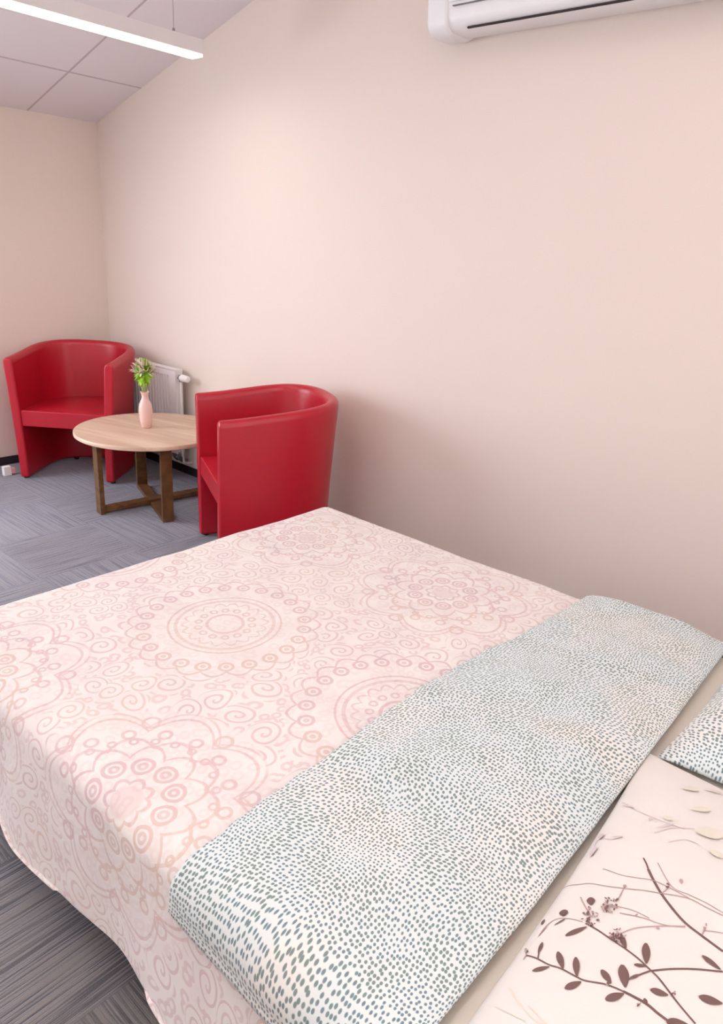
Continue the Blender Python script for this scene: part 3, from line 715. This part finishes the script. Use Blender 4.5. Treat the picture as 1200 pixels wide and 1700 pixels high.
LEAVES=[(1,(-0.2466,0.8514),(-0.2645,0.8215),0.00896),(1,(-0.24,0.7633),(-0.26,0.7888),0.00896),(1,(-0.2189,0.76),(-0.2346,0.7903),0.00896),(1,(-0.2575,0.7589),(-0.2746,0.744),0.0079),(1,(-0.2109,0.7558),(-0.2234,0.7349),0.01054),(1,(-0.1784,0.7751),(-0.1973,0.7883),0.01001),(1,(-0.1619,0.7814),(-0.1788,0.8127),0.0137),(1,(-0.1598,0.772),(-0.1745,0.7489),0.01054),(1,(-0.1546,0.8345),(-0.1679,0.8689),0.01107),(1,(-0.1526,0.8311),(-0.1667,0.8225),0.0058),(1,(-0.1155,0.8084),(-0.1358,0.7997),0.01001),(1,(-0.1637,0.795),(-0.1554,0.8118),0.00474),(1,(-0.0759,0.8971),(-0.1018,0.9004),0.00896),(1,(-0.059,0.8474),(-0.0847,0.8349),0.01212),(1,(-0.082,0.7873),(-0.1039,0.771),0.01317),(1,(-0.2827,0.7763),(-0.2884,0.8),0.00527),(1,(-0.2895,0.8387),(-0.2809,0.8561),0.00316),(1,(-0.3101,0.8439),(-0.3137,0.8584),0.00474),(1,(-0.131,0.7761),(-0.1371,0.783),0.00527),(1,(-0.1856,0.8424),(-0.2042,0.8636),0.00896),(1,(-0.2857,0.8608),(-0.2927,0.8756),0.01212),(1,(-0.2598,0.8953),(-0.2673,0.9111),0.01159),(2,(-0.1673,1.0068),(-0.1707,1.0167),0.00527),(2,(-0.2325,0.9515),(-0.2345,0.9584),0.00527),(2,(-0.1638,0.9017),(-0.1649,0.9059),0.00527),(2,(-0.1957,0.9074),(-0.1985,0.9081),0.00685),(2,(-0.3009,0.8148),(-0.3005,0.8401),0.00263),(2,(-0.2441,0.8614),(-0.2448,0.8557),0.0028),(1,(-0.2604,0.8769),(-0.2636,0.874),0.00368),(1,(-0.2567,0.8649),(-0.2602,0.8621),0.00207),(1,(-0.2392,0.8634),(-0.2399,0.8604),0.00192),(1,(-0.2479,0.8736),(-0.2501,0.881),0.00258),(1,(-0.2572,0.8846),(-0.2617,0.8917),0.00312),(1,(-0.2606,0.8744),(-0.2568,0.8716),0.00187),(1,(-0.2413,0.859),(-0.2438,0.8547),0.00247),(1,(-0.2501,0.8834),(-0.2538,0.8828),0.00349),(2,(-0.259,0.8829),(-0.2587,0.8909),0.00305),(1,(-0.2547,0.8789),(-0.259,0.8786),0.00309),(1,(-0.2417,0.8602),(-0.2451,0.8607),0.0026),(1,(-0.2571,0.8775),(-0.257,0.8738),0.00162),(1,(-0.2529,0.8647),(-0.2483,0.8622),0.00238),(1,(-0.2579,0.8744),(-0.2563,0.8778),0.00369),(1,(-0.2486,0.8675),(-0.2513,0.8685),0.00363),(1,(-0.2474,0.8639),(-0.2524,0.87),0.00224),(2,(-0.2425,0.8801),(-0.2433,0.875),0.00239),(2,(-0.2482,0.8836),(-0.2423,0.8811),0.00215),(1,(-0.2589,0.8785),(-0.2567,0.8821),0.00268),(1,(-0.2505,0.8717),(-0.2524,0.867),0.00237),(1,(-0.2535,0.8731),(-0.2572,0.8757),0.00301),(1,(-0.2497,0.8595),(-0.2513,0.8627),0.00359),(2,(-0.2433,0.8737),(-0.2467,0.8758),0.00226),(1,(-0.25,0.8638),(-0.2507,0.8581),0.00324),(1,(-0.2393,0.8675),(-0.2359,0.8709),0.00223),(1,(-0.2423,0.8598),(-0.2403,0.856),0.00295),(1,(-0.2407,0.8686),(-0.2378,0.8728),0.0025),(2,(-0.2491,0.8778),(-0.2488,0.8714),0.00253),(2,(-0.2466,0.867),(-0.2495,0.8664),0.00197),(1,(-0.2451,0.8582),(-0.2503,0.862),0.00282),(2,(-0.253,0.8636),(-0.253,0.869),0.00246),(1,(-0.2526,0.8645),(-0.2512,0.8675),0.00259),(2,(-0.2502,0.8839),(-0.2541,0.8823),0.00205),(1,(-0.2407,0.9167),(-0.2448,0.9207),0.00273),(1,(-0.232,0.9166),(-0.2316,0.9247),0.00329),(1,(-0.2254,0.9063),(-0.23,0.9124),0.0028),(2,(-0.227,0.9085),(-0.2239,0.9053),0.00162),(1,(-0.2376,0.904),(-0.2364,0.9072),0.00211),(1,(-0.2341,0.9141),(-0.2356,0.9194),0.00184),(1,(-0.2341,0.909),(-0.232,0.9045),0.00332),(1,(-0.2278,0.9086),(-0.2275,0.9122),0.0021),(1,(-0.243,0.9081),(-0.2395,0.9082),0.00339),(1,(-0.2361,0.9075),(-0.2321,0.9078),0.00338),(1,(-0.2277,0.9032),(-0.227,0.8982),0.00239),(1,(-0.2372,0.8975),(-0.2343,0.8894),0.00184),(1,(-0.2443,0.904),(-0.2449,0.9005),0.00167),(1,(-0.2414,0.8976),(-0.2459,0.897),0.00289),(1,(-0.2389,0.898),(-0.243,0.8955),0.00358),(2,(-0.236,0.903),(-0.2335,0.8989),0.00173),(1,(-0.2389,0.8973),(-0.2377,0.9047),0.00362),(2,(-0.2453,0.9043),(-0.2404,0.9014),0.00298),(2,(-0.2323,0.9161),(-0.2368,0.9208),0.0027),(1,(-0.2367,0.9169),(-0.2391,0.9145),0.00167),(1,(-0.2319,0.9037),(-0.2312,0.9077),0.0023),(2,(-0.2351,0.9068),(-0.231,0.9047),0.00359),(2,(-0.245,0.9059),(-0.2401,0.9067),0.0027),(2,(-0.2306,0.8951),(-0.2263,0.8936),0.00226),(1,(-0.2451,0.9047),(-0.2431,0.9005),0.00254),(1,(-0.2433,0.9153),(-0.2407,0.909),0.00275),(2,(-0.2305,0.9097),(-0.2269,0.9024),0.00362),(2,(-0.2391,0.8958),(-0.2448,0.8971),0.0026),(2,(-0.245,0.9113),(-0.2423,0.9089),0.0026),(1,(-0.2434,0.9153),(-0.2491,0.917),0.00214),(2,(-0.1987,0.8502),(-0.1982,0.8461),0.00271),(2,(-0.206,0.8656),(-0.2057,0.8715),0.00281),(1,(-0.202,0.8513),(-0.1986,0.8529),0.002),(1,(-0.2079,0.8561),(-0.2118,0.8524),0.00367),(2,(-0.209,0.8511),(-0.2125,0.847),0.00275),(2,(-0.2096,0.8507),(-0.2092,0.8555),0.00344),(2,(-0.1956,0.8587),(-0.1943,0.8643),0.00173),(1,(-0.2007,0.8518),(-0.1993,0.8579),0.00198),(1,(-0.2095,0.8643),(-0.2084,0.8681),0.00224),(1,(-0.2076,0.8481),(-0.2051,0.8478),0.00166),(1,(-0.2087,0.8492),(-0.2086,0.8459),0.0025),(1,(-0.2069,0.8534),(-0.2122,0.8541),0.00185),(1,(-0.2029,0.8454),(-0.1993,0.8453),0.00345),(1,(-0.2024,0.8596),(-0.2004,0.8632),0.00318),(1,(-0.202,0.847),(-0.2063,0.8503),0.00181),(2,(-0.2004,0.8615),(-0.2042,0.8613),0.00262),(1,(-0.2045,0.8466),(-0.2079,0.8501),0.00294),(1,(-0.2057,0.8601),(-0.2066,0.8531),0.00184),(2,(-0.2017,0.8599),(-0.2015,0.8535),0.00247),(2,(-0.2029,0.8514),(-0.2065,0.8478),0.00173),(1,(-0.2088,0.8642),(-0.2132,0.8632),0.00179),(1,(-0.2029,0.8538),(-0.1993,0.8517),0.0021),(2,(-0.2057,0.8629),(-0.2055,0.8579),0.00329),(2,(-0.1975,0.8569),(-0.1953,0.8587),0.00179),(1,(-0.1961,0.8542),(-0.1979,0.8575),0.00278),(2,(-0.2083,0.8604),(-0.2063,0.8624),0.00189),(1,(-0.2052,0.8517),(-0.2089,0.8501),0.00341),(1,(-0.2047,0.8502),(-0.2047,0.8553),0.00358),(2,(-0.2381,0.8924),(-0.2428,0.8935),0.00303),(2,(-0.2359,0.8906),(-0.2394,0.8877),0.00292),(2,(-0.233,0.8952),(-0.231,0.8913),0.00255),(2,(-0.2343,0.8932),(-0.2304,0.894),0.00358),(1,(-0.2346,0.8958),(-0.2374,0.8983),0.00325),(1,(-0.2383,0.8977),(-0.2386,0.8933),0.00263),(2,(-0.2347,0.898),(-0.2343,0.8929),0.00186),(2,(-0.2369,0.9023),(-0.2345,0.9075),0.00368),(2,(-0.2354,0.8982),(-0.2323,0.8981),0.00318),(1,(-0.2385,0.896),(-0.2359,0.8964),0.00307),(1,(-0.2382,0.8929),(-0.2329,0.8924),0.00295),(1,(-0.2364,0.8923),(-0.2384,0.8975),0.00254),(1,(-0.2031,0.8521),(-0.203,0.8572),0.00284),(1,(-0.2069,0.8498),(-0.2035,0.8447),0.00338),(2,(-0.2103,0.8484),(-0.2066,0.8501),0.00194),(1,(-0.2045,0.8515),(-0.2012,0.8485),0.00335),(1,(-0.2098,0.8457),(-0.2057,0.8472),0.00243),(1,(-0.2079,0.8488),(-0.2058,0.8513),0.0024),(2,(-0.2042,0.8481),(-0.1993,0.8462),0.00169),(1,(-0.209,0.8526),(-0.2102,0.8578),0.00261),(1,(-0.2085,0.8495),(-0.2084,0.842),0.00178),(1,(-0.2124,0.853),(-0.2147,0.8535),0.00302),(2,(-0.179,0.99),(-0.1813,0.9874),0.00348),(1,(-0.1787,0.9864),(-0.1825,0.9818),0.00356),(1,(-0.1793,0.9896),(-0.1847,0.9916),0.00358),(2,(-0.1122,0.9483),(-0.1155,0.9455),0.00301),(2,(-0.1126,0.9504),(-0.1147,0.9563),0.00234),(2,(-0.1118,0.9479),(-0.114,0.9435),0.00259),(2,(-0.3025,0.7801),(-0.3067,0.7865),0.00305),(1,(-0.3026,0.7815),(-0.2971,0.7756),0.00177),(2,(-0.3048,0.7834),(-0.3037,0.7774),0.0017),(2,(-0.1381,0.7703),(-0.1412,0.7662),0.00228),(1,(-0.1379,0.7697),(-0.1397,0.764),0.00229),(2,(-0.1377,0.7688),(-0.1378,0.7722),0.00168),(1,(-0.1791,0.7693),(-0.1811,0.7694),0.00219),(2,(-0.1794,0.7684),(-0.1825,0.7665),0.00225),(1,(-0.1799,0.7727),(-0.1827,0.7693),0.00332),(1,(-0.1805,0.77),(-0.1786,0.7723),0.00176),(2,(-0.1104,0.8128),(-0.1103,0.8181),0.0026),(1,(-0.1109,0.8145),(-0.1126,0.8095),0.0022),(1,(-0.1088,0.8151),(-0.1095,0.8119),0.00256),(3,(-0.313,1.0144),(-0.3158,1.0446),0.0079),(3,(-0.3196,1.0702),(-0.323,1.0869),0.0079),(3,(-0.3017,1.0665),(-0.2834,1.0704),0.00422),(3,(-0.2449,1.1191),(-0.2246,1.1478),0.00369),(3,(-0.2997,1.1673),(-0.3257,1.1816),0.00369),(3,(-0.2644,1.1361),(-0.262,1.1484),0.00632),(4,(-0.2503,1.2738),(-0.2282,1.2975),0.01844),(4,(-0.217,1.2096),(-0.1905,1.2368),0.01581),(4,(-0.1879,1.1469),(-0.1527,1.1715),0.02898),(4,(-0.2479,1.157),(-0.2312,1.1576),0.01159),(4,(-0.2201,1.308),(-0.1928,1.3294),0.01054),(4,(-0.1578,1.1111),(-0.1352,1.1084),0.01581)]
#PRINTEND
def add_print(bm, P):
    def z_at(x, y):
        hit = P.bvh.ray_cast(Vector((x, y, 2.0)), Vector((0, 0, -1)))[0]
        return (hit.z if hit else None)
    def put(pts, mi, lift):
        vs = []
        for x, y in pts:
            z = z_at(x, y)
            if z is None: return
            vs.append(bm.verts.new((x, y, z + lift)))
        if len(vs) >= 3:
            f = bm.faces.new(vs); f.material_index = mi
            f.normal_update()
            if f.normal.z < 0: f.normal_flip()
    for li, (mi, w, pts) in enumerate(STEMS):
        pts = [Vector(p) for p in pts]
        # smooth resample
        out = []
        for i in range(len(pts) - 1):
            p0 = pts[max(i - 1, 0)]; p1 = pts[i]; p2 = pts[i + 1]; p3 = pts[min(i + 2, len(pts) - 1)]
            for k in range(6):
                t = k / 6; out.append(0.5 * ((2 * p1) + (p2 - p0) * t + (2 * p0 - 5 * p1 + 4 * p2 - p3) * t * t + (3 * p1 - p0 - 3 * p2 + p3) * t ** 3))
        out.append(pts[-1])
        for i in range(len(out) - 1):
            a, b = out[i], out[i + 1]; d = (b - a)
            if d.length < 1e-6: continue
            n = Vector((-d.y, d.x)).normalized() * w / 2; e = d.normalized() * w * 0.2
            put([a - n - e, b - n + e, b + n + e, a + n - e], mi, 0.0006 + li * 0.00002)
    for li, (mi, a, b, w) in enumerate(LEAVES):
        a, b = Vector(a), Vector(b); d = b - a; n = Vector((-d.y, d.x)).normalized(); prev = None; K = 8
        for k in range(K + 1):
            t = k / K; ww = w / 2 * (math.sin(PI * (0.04 + 0.92 * t)) ** 0.75) * (0.75 + 0.5 * t); c = a + d * t
            cur = (c - n * ww, c + n * ww)
            if prev: put([prev[0], cur[0], cur[1], prev[1]], mi, 0.0011 + li * 0.00002)
            prev = cur
PZ = 0.4865
p2 = Pillow(-0.345, 0.16, 1.424, 2.06, PZ, 0.115, 9)
tag(p2.build('pillow', M['dots']), 'white pillow with teal dots beside the long wall, behind the botanical pillow', 'pillow')
p1 = Pillow(-0.368, 0.17, 0.44, 1.425, PZ, 0.118, 3, -0.055)
tag(p1.build('pillow', [M['pillow'], M['print_dark'], M['print_mid'], M['print_faint'], M['print_green']], add_print), 'cream pillow printed with brown leafy branches, nearest the bed corner', 'pillow')
